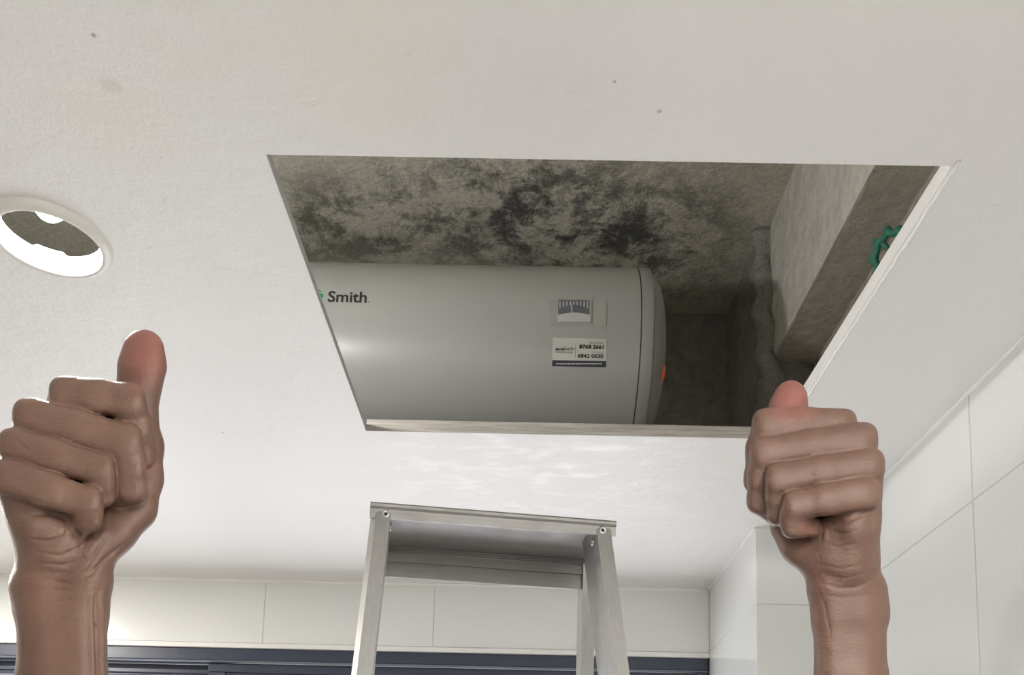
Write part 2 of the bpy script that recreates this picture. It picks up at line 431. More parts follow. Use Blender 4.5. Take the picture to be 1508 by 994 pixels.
# window: dark frame, two sliding sashes
win = empty('window_1', (0, YB, .95)); tag(win, kind='structure')
def wpart(name, x0, x1, y0, y1, z0, z1, m=M_frame, bev=.002, parent=win):
    o = MB().box(x0, x1, y0, y1, z0-.95, z1-.95, bev).build(name, m, None)
    o.parent = parent if parent is win else parent
    return o
ZT = ZW-.0125
WX0, WX1 = XL, XP-.002
wpart('frame_head', WX0, WX1, .004, .09, ZT-.030, ZT)
wpart('frame_lip', WX0, WX1, .001, .012, ZT-.034, ZT-.030, mat('frame_edge', (.16, .17, .21), .35))
wpart('frame_sill', WX0, WX1, .004, .09, .95, .985)
wpart('frame_jamb', WX0, WX0+.03, .004, .09, .985, ZT-.034)
wpart('frame_jamb', WX1-.026, WX1, .004, .09, .985, ZT-.034)
def sash(x0, x1, yo):
    s = wpart('sash', x0, x1, yo, yo+.026, ZT-.056, ZT-.034)
    zt = ZT-.056
    for nm, a, b, c0, c1 in (('sash_stile', x0, x0+.042, .99, zt), ('sash_stile', x1-.042, x1, .99, zt), ('sash_rail', x0+.042, x1-.042, .985, 1.03)):
        wpart(nm, a, b, yo, yo+.026, c0, c1, parent=s)
    wpart('glazing_bead', x0+.042, x1-.042, yo+.004, yo+.02, zt-.006, zt, parent=s)
    wpart('pane', x0+.04, x1-.04, yo+.012, yo+.016, 1.03, zt-.004, M_pane, 0, parent=s)
sash(WX0+.03, -.70, .042)
sash(-.745, WX1-.026, .014)

# ------------------------------------------------------------------ water heater in the void
HR = .16; HYC, HZC = 1.5866, CAMZ+.922
M_tank = mat('tank_enamel', (.305, .31, .295), .33, spec=.5)
v = coords(M_tank); bump(M_tank, noise(M_tank, v, 5, 2), .05, .01)
M_cap = mat('tank_end_plastic', (.30, .306, .295), .42)
M_seam = mat('tank_seam', (.10, .10, .10), .6)
M_ink = mat('black_print', (.012, .012, .013), .5)
M_grn = mat('green_print', (.02, .22, .09), .5)
M_dgrn = mat('dark_green_print', (.03, .09, .06), .5)
M_stk = mat('sticker_foil', (.46, .45, .41), .25)
M_navy = mat('sticker_band', (.015, .014, .028), .3)
M_wpr = mat('white_print', (.60, .60, .62), .5)
M_scale = mat('gauge_scale', (.10, .105, .125), .3)
M_gwh = mat('gauge_white', (.42, .42, .40), .4)
M_gfr = mat('gauge_frame', (.33, .33, .31), .25)
M_org = mat('orange_plastic', (1, .20, .09), .35)
heater = empty('water_heater', (0, HYC, HZC-HR))
tag(heater, 'grey horizontal cylindrical water heater lying above the ceiling hatch', 'water heater')
TH0 = Matrix.Translation((0, 0, HR)) @ Matrix.Rotation(math.radians(90), 4, 'Y')     # lathe axis z -> world +x
X_SEAM, X_EDGE, X_LEFT = .1955, .2180, -.60
tank = MB().lathe([(0, X_LEFT-.045), (.09, X_LEFT-.04), (.13, X_LEFT-.025), (HR-.004, X_LEFT), (HR, X_LEFT+.004), (HR, X_SEAM-.001)], TH0, 128).build('tank', M_tank, heater, angle=35)
MB().lathe([(HR-.003, X_SEAM-.0015), (HR-.003, X_SEAM+.0015)], TH0, 128).build('seam', M_seam, heater, smooth=True)
prof = [(HR+.0005, X_SEAM+.0008), (HR+.0005, X_EDGE-.003), (HR-.001, X_EDGE-.0005), (HR-.005, X_EDGE+.001)]
for k in range(15):
    a = k/14*math.pi/2; prof.append(((HR-.012)*math.cos(a)**.8 if k < 14 else 0, X_EDGE+.003+.034*math.sin(a)))
MB().lathe(prof, TH0, 128).build('end_cap', M_cap, heater, angle=35)
for x in (-.42, .08):    # hanging brackets behind the tank
    MB().tube([(x, HR+.004, HR+.02), (x, HR+.06, HR+.05), (x, YB-HYC+.008, HR+.05)], .012, 10).build('bracket', M_steel, heater)

def hit(px, py):
    """(x along the tank, height angle) of the tank surface under a picture point"""
    d = ray(px, py); oy, oz = -HYC, CAM.z-HZC
    a = d.y*d.y+d.z*d.z; b = 2*(oy*d.y+oz*d.z); c = oy*oy+oz*oz-HR*HR
    t = (-b-math.sqrt(b*b-4*a*c))/(2*a)
    y, z = oy+t*d.y, oz+t*d.z
    return d.x*t, math.atan2(z, -y)
def on_tank(u, ph, lift=0):
    r = HR+lift; return Vector((u, -r*math.cos(ph), HR+r*math.sin(ph)))
def patch(x0, x1, p0, p1, lift, n=10, thick=.0):
    """curved rectangle lying on the tank"""
    mb = MB(); g = {}
    for i in range(2):
        for j in range(n+1): g[i, j] = mb.bm.verts.new(on_tank((x0, x1)[i], p0+(p1-p0)*j/n, lift))
    for j in range(n): mb.bm.faces.new((g[0, j], g[1, j], g[1, j+1], g[0, j+1]))
    if thick:
        r = bmesh.ops.solidify(mb.bm, geom=list(mb.bm.faces), thickness=thick)
    return mb
def glyphs(txt, name, m, parent, x, ph, size, lift, align='LEFT', xs=1.0, bold=0.0, space=1.0):
    """printed lettering laid on the tank; x, ph: start of the base line"""
    cu = bpy.data.curves.new('txt', 'FONT'); cu.body = txt; cu.size = size; cu.align_x = align; cu.offset = bold; cu.space_character = space
    cu.resolution_u = 3
    to = bpy.data.objects.new('txt', cu); C.objects.link(to)
    dg = bpy.context.evaluated_depsgraph_get(); me = bpy.data.meshes.new_from_object(to.evaluated_get(dg))
    bpy.data.objects.remove(to); bpy.data.curves.remove(cu)
    for v_ in me.vertices:
        v_.co = on_tank(x+v_.co.x*xs, ph+v_.co.y/HR, lift)
    me.materials.clear()
    o = link(name, me, m, parent); o.data.name = name
    return o
# brand lettering with the end of a green emblem
x0, p0 = hit(482, 444.5); x1, p1 = hit(540, 444.5)
cap_h = (hit(490, 429)[1]-hit(490, 444.5)[1])*HR
wid = x1-x0
o = glyphs('Smith', 'lettering', M_ink, heater, x0, p0, cap_h/.70, .0005, xs=1.0, bold=cap_h*.03)
wx = max(v_.co.x for v_ in o.data.vertices)-x0
for v_ in o.data.vertices: v_.co.x = x0+(v_.co.x-x0)*wid/wx
tag(o, 'black printed word Smith')
o = glyphs('.', 'lettering', M_ink, heater, hit(541.5, 444.5)[0], p0, cap_h*.8, .0005)
def blob(pts, name, m, parent, lift):
    mb = MB(); mb.bm.faces.new([mb.bm.verts.new(on_tank(*hit(*p), lift)) for p in pts]); return mb.build(name, m, parent)
emb = blob([(468+9*math.cos(a), 435.5+8.6*math.sin(a)) for a in np.linspace(0, 2*math.pi, 36, endpoint=False)], 'emblem', mat('pale_green_print', (.30, .42, .30), .5), heater, .0004)
blob([(467+9*math.cos(a), 435+8.6*math.sin(a)) for a in np.linspace(-2.6, -.55, 14)]+[(477, 430.5), (470, 429.8), (462, 431)], 'emblem_leaf', M_grn, emb, .0006)
blob([(472+4.6*math.cos(a), 435.8+4.2*math.sin(a)) for a in np.linspace(0, 2*math.pi, 24, endpoint=False)], 'emblem_dot', M_grn, emb, .0006)
# temperature gauge set in a shallow panel
def rect(xa, ya, xb, yb):
    u0, a0 = hit(xa, (ya+yb)/2); u1, a1 = hit(xb, (ya+yb)/2)
    return u0, u1, hit((xa+xb)/2, yb)[1], hit((xa+xb)/2, ya)[1]
ga = patch(*rect(809, 443, 893, 482), .0012, 10).build('gauge', mat('gauge_panel', (.325, .325, .305), .22), heater, smooth=True)
g2 = patch(*rect(819, 441.5, 871, 476), .0030, 10).build('gauge_frame', M_gfr, ga, smooth=True)
patch(*rect(822, 444, 868, 465), .0034, 8).build('gauge_scale', M_scale, ga)
mb = MB()
n = 10; lo = [hit(821+48*k/n, 475)for k in range(n+1)]; up_ = [hit(821+48*k/n, 465.5-3.5*math.sin(math.pi*k/n)) for k in range(n+1)]
A = [mb.bm.verts.new(on_tank(*p, .0037)) for p in lo]; B = [mb.bm.verts.new(on_tank(*p, .0037)) for p in up_]
for k in range(n): mb.bm.faces.new((A[k], A[k+1], B[k+1], B[k]))
mb.build('gauge_plate', M_gwh, ga)
for k in range(9):
    xk = 824.5+40.5*k/8; ln = 9.5-6*math.sin(math.pi*k/8)*.8
    patch(*rect(xk-.85, 446, xk+.85, 446+ln), .0037, 2).build('gauge_tick', M_gwh, ga)
blob([(839.6, 447), (841, 447), (844.2, 468), (842.6, 468)], 'gauge_needle', M_gwh, ga, .0041)
# service sticker
stk = patch(*rect(813.5, 498.5, 893, 531), .0006, 10).build('sticker', M_stk, heater)
tag(stk, 'pale service sticker with phone numbers')
patch(*rect(813.2, 531, 892.5, 540), .0008, 4).build('sticker_band', M_navy, stk)
patch(*rect(847.3, 506, 847.7, 528), .001, 4).build('divider', M_dgrn, stk)
def line(txt, px, py, hpx, wpx, m, bold=0, align='L'):
    u, a = hit(px, py); s_ = (hit(px, py-hpx)[1]-a)*HR
    o = glyphs(txt, 'lettering', m, stk, 0, 0, s_/.7, .0011, bold=s_*bold)
    # rescale to the printed width
    xs_ = [v_.co.x for v_ in o.data.vertices]; w0 = max(xs_)-min(xs_); mn = min(xs_)
    W = hit(px+wpx, py)[0]-u; u0 = u if align == 'L' else u-W
    for v_ in o.data.vertices:
        ph = math.atan2(v_.co.z-HR, -v_.co.y)
        v_.co = on_tank(u0+(v_.co.x-mn)*W/w0, a+ph, .0011)
    return o
line('aos', 817.8, 515.8, 4.6, 13.0, M_ink, .05)
line('bath', 831.2, 515.8, 5.8, 13.2, M_dgrn)
line('SERVICE LINE', 817.8, 519.8, 2.6, 26.2, M_dgrn)
line('WHATSAPP', 867.5, 506, 2.0, 21, M_dgrn)
line('8768 2661', 852.8, 513.3, 5.6, 36, M_ink, .06)
line('OR CALL', 871.5, 519.8, 2.2, 16.5, M_dgrn)
line('6842 0030', 850.5, 526.6, 5.6, 38, M_ink, .04)
# the line on the dark band is too small to read: a row of tiny dashes
xx = 819.0
while xx < 885:
    wd = random.uniform(1.2, 5.5); patch(*rect(xx, 535.1, min(xx+wd, 886), 536.3), .0011, 1).build('fine_print', M_wpr, stk); xx += wd+.7
# orange tag on the domed end
p_ = at(975.2, 549, HYC-.085) - Vector(heater.location)
mb = MB(); n = 14
bmesh.ops.create_uvsphere(mb.bm, u_segments=20, v_segments=12, radius=1)
for v_ in mb.bm.verts:
    x, y, z = v_.co; tp = 1-.45*max(0, z)
    v_.co = Vector((x*.0095*tp+z*.0035, y*.016*tp, z*.0235))+p_+Vector((-.003, 0, 0))
o = mb.build('indicator_lens', M_org, heater, smooth=True); tag(o, 'bright orange plastic lens')

# pipework of the heater and a gate valve with a green handwheel near the right wall
M_green = mat('green_handwheel_paint', (.035, .22, .15), .55)
v = coords(M_green); base(M_green, ramp(M_green, noise(M_green, v, 160, 4), [(.42, (.035, .20, .14)), (.68, (.06, .27, .19)), (.80, (.45, .45, .36))]))
M_brass = mat('pale_brass', (.50, .44, .32), .4, .7)
M_pipe = mat('pvc_pipe', (.55, .55, .52), .5)
vp = at(1311, 374, 1.27)
val = empty('gate_valve', vp); tag(val, 'green scalloped valve handwheel beside the right wall inside the hatch', 'valve')
axis = Vector((-.86, -.36, -.30)).normalized()
q_ = axis.to_track_quat('Z', 'Y').to_matrix().to_4x4()
mb = MB(); R_ = .030; n = 72; ntub = 10; rings = []
for i in range(n):
    a = 2*math.pi*i/n; rad = R_*(1+.085*math.cos(9*a)); tr_ = .0066*(1+.22*math.cos(9*a))
    ring = []
    for j in range(ntub):
        b = 2*math.pi*j/ntub; ring.append(mb.bm.verts.new(q_ @ Vector(((rad+tr_*math.cos(b))*math.cos(a), (rad+tr_*math.cos(b))*math.sin(a), tr_*.9*math.sin(b)))))
    rings.append(ring)
for i in range(n):
    for j in range(ntub): mb.bm.faces.new((rings[i][j], rings[(i+1) % n][j], rings[(i+1) % n][(j+1) % ntub], rings[i][(j+1) % ntub]))
mb.build('handwheel', M_green, val, smooth=True)
for k in range(4):
    a = math.pi/2*k+.35
    MB().tube([q_ @ Vector((.004*math.cos(a), .004*math.sin(a), -.004)), q_ @ Vector((R_*math.cos(a), R_*math.sin(a), 0))], .0042, 8).build('spoke', M_green, val, smooth=True)
MB().lathe([(0, .006), (.006, .006), (.009, .002), (.009, -.008), (0, -.008)], q_, 20).build('hub', M_brass, val, angle=40)
e0 = q_ @ Vector((0, 0, -.05))
MB().tube([q_ @ Vector((0, 0, -.006)), e0], .0055, 12).build('stem', M_brass, val, smooth=True)
MB().lathe([(0, -.022), (.011, -.022), (.013, -.030), (.015, -.034), (.015, -.075), (0, -.075)], q_, 24).build('bonnet', M_brass, val, angle=40)
cpt = q_ @ Vector((0, 0, -.060))
MB().tube([cpt+Vector((0, -.05, 0)), cpt+Vector((0, .05, 0))], .014, 16).build('valve_body', M_brass, val, angle=40)
MB().tube([cpt+Vector((0, -.6, 0)), cpt+Vector((0, -.05, 0))], .0105, 14).build('pipe', M_pipe, val, smooth=True)
MB().tube([cpt+Vector((0, .05, 0)), cpt+Vector((0, .28, 0))], .0105, 14).build('pipe', M_pipe, val, smooth=True)

# ------------------------------------------------------------------ downlight, its lamp standing up in the void
M_ring = mat('downlight_ring_enamel', (.72, .70, .66), .35)
M_refl = mat('downlight_reflector', (.92, .92, .92), .28, .1)
M_bulb = mat('bulb_glow', (1, 1, 1)); eb = M_bulb.node_tree.nodes['Principled BSDF']
eb.inputs['Emission Color'].default_value = (1, .97, .93, 1); eb.inputs['Emission Strength'].default_value = 60
M_wire = mat('white_wire', (.78, .78, .76), .4); M_wire2 = mat('orange_wire', (.75, .33, .08), .4)
dl = empty('downlight', (DLX, DLY, CEIL)); tag(dl, 'round recessed downlight with a pale ring, lit, at left of the hatch', 'downlight')
MB().lathe([(DLI+.0105, .0004), (DLI+.0102, -.0018), (DLI+.0078, -.0052), (DLI+.0045, -.0074), (DLI+.0015, -.0080), (DLI, -.0070), (DLI, .0006), (DLI+.001, .004), (DLI+.003, .0045), (DLI+.0032, .0004)], n=72, closed=True).build('trim_ring', M_ring, dl, angle=50)
# reflector can: a short white cylinder with a notched upper edge
mb = MB(); n = 72; A, B, A2, B2 = [], [], [], []
for k in range(n):
    a = 2*math.pi*k/n; top = .015+(.004 if 6 < (k+4) % 18 < 14 else 0)
    for lst, r, z in ((A, DLI-.0002, -.006), (B, DLI-.0015, top), (A2, DLI+.0006, .0008), (B2, DLI-.0003, top)):
        lst.append(mb.bm.verts.new((r*math.cos(a), r*math.sin(a), z)))
for k in range(n):
    j = (k+1) % n
    mb.bm.faces.new((A[k], A[j], B[j], B[k])); mb.bm.faces.new((B[k], B[j], B2[j], B2[k])); mb.bm.faces.new((B2[k], B2[j], A2[j], A2[k]))
mb.build('reflector', M_refl, dl, smooth=True)
_b = on_z(72, 313, CEIL+.062); bp = Vector((_b[0]-DLX, _b[1]-DLY, .075))
mb = MB(); mb.lathe([(0, -.020), (.010, -.018), (.019, -.008), (.021, .002), (.017, .014), (.011, .022), (.011, .034), (0, .034)], Matrix.Translation(bp), 28)
bl_ = mb.build('bulb', M_bulb, dl, smooth=True)
MB().lathe([(0, .034), (.014, .034), (.014, .062), (0, .062)], Matrix.Translation(bp), 24).build('lamp_holder', M_wire, dl, angle=40)
MB().tube([bp+Vector((0, 0, .06)), bp+Vector((.01, .0, .16)), (.0, .05, SLAB-CEIL)], .003, 8).build('flex', M_wire, dl, smooth=True)
a0 = math.radians(12)
cl = Vector(((DLI-.008)*math.cos(a0), (DLI-.008)*math.sin(a0), .030))
MB().tube([cl+Vector((0, .006*math.cos(t), .006*math.sin(t))) for t in np.linspace(0, 2*math.pi, 18)], .0017, 8).build('spring_clip', M_steel, dl, smooth=True)
for k, mm in enumerate((M_wire, M_wire2, M_wire)):
    MB().tube([cl+Vector((.002*k, .003*k, 0)), cl+Vector((.004, -.004+.005*k, -.012)), cl+Vector((.005, -.010+.006*k, -.026))], .0013, 6).build('wire', mm, dl, smooth=True)
lp = bpy.data.lights.new('bulb_light', 'POINT'); lp.energy = BULB_E; lp.color = (1, .98, .95); lp.shadow_soft_size = .024
lo_ = bpy.data.objects.new('bulb_light', lp); C.objects.link(lo_); lo_.location = Vector((DLX, DLY, CEIL))+bp+Vector((0, 0, -.002))
bl_.visible_shadow = True
# unseen fill lamps added to brighten the room, shaped as flush downlights
for (x, y, LAMP_E, where) in FILL_LAMPS:
    d2 = empty('downlight', (x, y, CEIL)); tag(d2, 'added unseen fill lamp in the ceiling ' + where, 'downlight', 'added fill lamps')
    MB().lathe([(.0715, 0), (.0712, -.004), (.069, -.006), (.058, -.006), (.058, 0)], n=48).build('trim_ring', M_ring, d2, angle=50)
    MB().lathe([(0, -.003), (.058, -.003)], n=48).build('diffuser', M_bulb, d2)
    l = bpy.data.lights.new('fill_light', 'AREA'); l.shape = 'DISK'; l.size = .11; l.energy = LAMP_E; l.color = (1, .945, .88)
    lo2 = bpy.data.objects.new('fill_light', l); C.objects.link(lo2); lo2.location = (x, y, CEIL-.008)

# ------------------------------------------------------------------ step ladder
PL = at(545.5, 738, .975)
lo_y, hi_y = .9, 1.3
for _ in range(50):
    mid = (lo_y+hi_y)/2
    if at(907, 766.5, mid).z < PL.z: lo_y = mid
    else: hi_y = mid
PR = at(907, 766.5, lo_y)
dirx = (PR-PL); W_ = math.hypot(dirx.x, dirx.y); psi = math.atan2(dirx.y, dirx.x)
ZT_ = PL.z; mid = (PL+PR)/2
lad = empty('step_ladder', (mid.x, mid.y, 0), psi)
tag(lad, 'aluminium step ladder with riveted rails standing under the ceiling hatch', 'ladder')
w2 = W_/2
# cap: folded plate with a rolled front nose and ribbed rear flange, local origin at front edge centre on the floor
mb = MB()
prof = [(.0, ZT_-.0195), (.0022, ZT_-.0195), (.0022, ZT_-.0035), (.141, ZT_-.0035), (.141, ZT_), (.003, ZT_), (-.0015, ZT_-.0010), (-.0036, ZT_-.0035), (-.0030, ZT_-.0062), (-.0004, ZT_-.0085)]
mb.extr_x(prof, -w2, w2)
cap = mb.build('top_cap', M_alu, lad, angle=30)
rf = MB().box(-w2+.004, w2-.004, .138, .1412, ZT_-.0245, ZT_-.0030, .0004).build('rear_flange', M_alud, lad)
for k in range(3):
    z = ZT_-.0055-.0030*k
    MB().tube([(-w2+.006, .1376, z), (w2-.006, .1376, z)], .0011, 8).build('rib', M_alud, rf, smooth=True)
MB().box(-w2+.006, w2-.004, .1425, .1455, ZT_-.0440, ZT_-.018, .0005).build('rear_crossbar', M_alud, lad)
def rivet(M_, parent, r=.0052):
    o = MB().lathe([(r, 0), (r*.98, .0012), (r*.72, .0024), (r*.45, .0022), (r*.36, .0012), (0, .0010)], M_, 20).build('rivet', M_steel, parent, smooth=True)
    MB().lathe([(r*.34, .0016), (0, .0017)], M_, 12).build('rivet_hole', M_dark, o)
FR = Matrix.Rotation(math.radians(90), 4, 'X')       # lathe axis pointing to -y (towards the viewer)
rivet(Matrix.Translation((-w2+.018, -.0004, ZT_-.0145)) @ FR, cap)
rivet(Matrix.Translation((w2-.0165, -.0004, ZT_-.0140)) @ FR, cap)
TAP, LEAN = .062, .25
def rail_pts(s, z, prof):
    """cross-section (outward offset, depth) of a front rail at height z"""
    d = ZT_-z
    return [Vector((s*(w2-.0245+TAP*d+o_), .0026-LEAN*d+y_, z)) for o_, y_ in prof]
for s in (-1, 1):
    if s > 0: prof = [(0, 0), (.0175, 0), (.0175, .012), (.0160, .012), (.0160, .0018), (.0018, .0018), (.0018, .070), (.010, .070), (.010, .0715), (0, .0715)]
    else: prof = [(0, 0), (.0165, 0), (.0225, .0085), (.0205, .0095), (.0155, .0018), (.0018, .0018), (.0018, .070), (.010, .070), (.010, .0715), (0, .0715)]
    rl = MB().prism(None, rail_pts(s, ZT_-.0045, prof), rail_pts(s, .03, prof)).build('front_rail', M_rail, lad, angle=25)
    MB().prism(None, rail_pts(s, .045, [(-.003, -.004), (.021, -.004), (.021, .055), (-.003, .055)]), rail_pts(s, .0, [(-.003, -.004), (.021, -.004), (.021, .055), (-.003, .055)])).build('rubber_foot', M_rub, rl)
    p_ = rail_pts(s, ZT_-.022, [(0, .022)])[0]
    rivet(Matrix.Translation(p_+Vector((-s*.0002, 0, 0))) @ Matrix.Rotation(math.radians(-90*s), 4, 'Y'), rl, .0045)
    def rear(z, prof):
        d = ZT_-z
        return [Vector((s*(w2-.010-(.008 if s < 0 else 0)+.045*d+o_), .128+.235*d+y_, z)) for o_, y_ in prof]
    pr = [(0, 0), (.018, 0), (.018, .002), (.002, .002), (.002, .030), (0, .030)]
    MB().prism(None, rear(ZT_-.012, pr), rear(0, pr)).build('rear_leg', M_rail, lad, angle=25)
for k in range(1, 7):
    z = ZT_-.285*k; d = ZT_-z; h_ = w2-.0255+TAP*d; y_ = -LEAN*d
    st = MB().extr_x([(y_+.002, z-.020), (y_+.004, z-.020), (y_+.004, z-.003), (y_+.078, z-.003), (y_+.078, z-.016), (y_+.080, z-.016), (y_+.080, z), (y_+.002, z)], -h_, h_).build('step', M_alu, lad, angle=30)
for z in (.35, 1.0, 1.6):
    d = ZT_-z; h_ = w2-.010+.045*d
    MB().box(-h_, h_, .128+.235*d+.004, .128+.235*d+.007, z-.014, z+.014).build('rear_brace', M_alud, lad)

# ------------------------------------------------------------------ person: two raised fists with thumbs up
def smin(a, b, k):
    h = np.maximum(k-np.abs(a-b), 0)/k
    return np.minimum(a, b)-h*h*k*.25
class Field:
    """signed distance field on a grid over (picture x, picture y, depth), all in picture-pixel lengths"""
    def __init__(s, lo, hi, step):
        s.lo = np.array(lo, np.float32); s.step = step
        s.n = [int((b-a)/step)+1 for a, b in zip(lo, hi)]
        s.ax = [s.lo[i]+step*np.arange(s.n[i], dtype=np.float32) for i in range(3)]
    def new(s): return np.full(s.n, 60, np.float32)
    def box(s, p, m):
        sl = []
        for i in range(3):
            a = min(q[i]-q[3] for q in p)-m; b = max(q[i]+q[3] for q in p)+m
            sl.append(slice(max(0, int((a-s.lo[i])/s.step)), min(s.n[i], int((b-s.lo[i])/s.step)+2)))
        return tuple(sl)
    def cone(s, sl, a, b, sw=1.0, pw=None):
        X, Y, Z = np.meshgrid(*[s.ax[i][sl[i]] for i in range(3)], indexing='ij', sparse=True)
        ab = [b[i]-a[i] for i in range(3)]; L2 = sum(v*v for v in ab)+1e-6
        t = np.clip(((X-a[0])*ab[0]+(Y-a[1])*ab[1]+(Z-a[2])*ab[2])/L2, 0, 1)
        if pw:
            d = (np.abs(X-a[0]-t*ab[0])**pw+np.abs(Y-a[1]-t*ab[1])**pw+np.abs(Z-a[2]-t*ab[2])**pw)**(1/pw)
            return d-(a[3]+t*(b[3]-a[3]))
        return np.sqrt((X-a[0]-t*ab[0])**2+(Y-a[1]-t*ab[1])**2+((Z-a[2]-t*ab[2])*sw)**2)-(a[3]+t*(b[3]-a[3]))
    def chain(s, F, pts, k=6, join=6, sw=1.0, pw=None):
        sl = s.box(pts, 26); d = None
        prs = list(zip(pts, pts[1:])) if len(pts) > 1 else [(pts[0], pts[0])]
        for a, b in prs:
            e = s.cone(sl, a, b, sw, pw); d = e if d is None else smin(d, e, k)
        F[sl] = smin(F[sl], d, join)
    def front(s, F, x, y):
        i = int(round((x-s.lo[0])/s.step)); j = int(round((y-s.lo[1])/s.step))
        i = min(max(i, 0), s.n[0]-1); j = min(max(j, 0), s.n[1]-1)
        col = F[i, j]; k = np.argmax(col < 0)
        if col[k] >= 0: return None
        if k == 0: return s.ax[2][0]
        t = col[k-1]/(col[k-1]-col[k]); return s.ax[2][k-1]+t*s.step
    def crease(s, F, pts, r, k=2.5, depth=0.0, taper=True):
        P = []
        for (x0, y0), (x1, y1) in zip(pts, pts[1:]):
            n = max(2, int(math.hypot(x1-x0, y1-y0)/3))
            P += [(x0+(x1-x0)*i/n, y0+(y1-y0)*i/n) for i in range(n)]
        P.append(pts[-1])
        Q = []
        for i, (x, y) in enumerate(P):
            w = s.front(F, x, y)
            if w is None: continue
            tt = i/(len(P)-1); rr = r*(min(1, .35+3*min(tt, 1-tt)) if taper else 1)
            Q.append((x, y, w+depth, rr))
        if len(Q) < 2: return
        sl = s.box(Q, 8); d = None
        for a, b in zip(Q, Q[1:]):
            e = s.cone(sl, a, b); d = e if d is None else np.minimum(d, e)
        F[sl] = -smin(-F[sl], d, k)
    def ridge(s, F, pts, r, k=6, depth=0.0):
        Q = []
        for x, y in pts:
            w = s.front(F, x, y)
            if w is not None: Q.append((x, y, w+depth, r))
        if len(Q) > 1: s.chain(F, Q, 3, k)
    def mesh(s, F):
        """naive surface nets"""
        F[0] = np.maximum(F[0], 1); F[-1] = np.maximum(F[-1], 1); F[:, 0] = np.maximum(F[:, 0], 1); F[:, -1] = np.maximum(F[:, -1], 1)
        F[:, :, 0] = np.maximum(F[:, :, 0], 1); F[:, :, -1] = np.maximum(F[:, :, -1], 1)
        ins = F < 0; n = F.shape
        cnt = np.zeros([k-1 for k in n], np.int8)
        for dx in (0, 1):
            for dy in (0, 1):
                for dz in (0, 1): cnt += ins[dx:n[0]-1+dx, dy:n[1]-1+dy, dz:n[2]-1+dz]
        act = (cnt > 0) & (cnt < 8); I = np.argwhere(act)
        idx = np.full(act.shape, -1, np.int64); idx[act] = np.arange(len(I))
        acc = np.zeros((len(I), 3)); num = np.zeros(len(I))
        cor = [(a, b, c) for a in (0, 1) for b in (0, 1) for c in (0, 1)]
        val = {c: F[I[:, 0]+c[0], I[:, 1]+c[1], I[:, 2]+c[2]] for c in cor}
        for c in cor:
            for ax in range(3):
                if c[ax]: continue
                e = list(c); e[ax] = 1; e = tuple(e); f0, f1 = val[c], val[e]
                mk = (f0 < 0) != (f1 < 0); t = np.where(mk, f0/np.where(mk, f0-f1, 1), 0)
                p = np.zeros((len(I), 3)); p[:] = c; p[:, ax] = t
                acc += np.where(mk[:, None], p, 0); num += mk
        V = (I+acc/num[:, None])*s.step+s.lo
        Q = []
        for ax in range(3):
            u, v = (ax+1) % 3, (ax+2) % 3
            lo_ = [slice(None)]*3; hi_ = [slice(None)]*3; lo_[ax] = slice(0, n[ax]-1); hi_[ax] = slice(1, n[ax])
            ch = ins[tuple(lo_)] != ins[tuple(hi_)]; E = np.argwhere(ch)
            E = E[(E[:, u] > 0) & (E[:, v] > 0) & (E[:, u] < n[u]-1) & (E[:, v] < n[v]-1)]
            fl = ins[E[:, 0], E[:, 1], E[:, 2]]
            def cell(du, dv):
                K = E.copy(); K[:, u] -= du; K[:, v] -= dv; return idx[K[:, 0], K[:, 1], K[:, 2]]
            q = np.stack([cell(1, 1), cell(0, 1), cell(0, 0), cell(1, 0)], 1)
            q[~fl] = q[~fl][:, ::-1]; Q.append(q)
        return V, np.concatenate(Q)

M_skin = mat('skin', (.45, .28, .21), .46, spec=.4)
v = coords(M_skin); pb = M_skin.node_tree.nodes['Principled BSDF']
c = ramp(M_skin, noise(M_skin, v, 28, 5, .6), [(.30, (.138, .077, .056)), (.55, (.163, .093, .068)), (.75, (.19, .112, .082))])
at_ = N(M_skin, 'ShaderNodeAttribute', attribute_name='pinkness')
c = mixc(M_skin, at_.outputs['Fac'], c, (.29, .108, .09))
base(M_skin, c)
pb.inputs['Subsurface Weight'].default_value = .06; pb.inputs['Subsurface Radius'].default_value = (.012, .005, .003); pb.inputs['Subsurface Scale'].default_value = .35
hb = math_(M_skin, 'ADD', noise(M_skin, v, 420, 3, .6), math_(M_skin, 'MULTIPLY', noise(M_skin, coords(M_skin, (60, 60, 220)), 3, 4, .6), .8))
bump(M_skin, hb, .5, .0007)

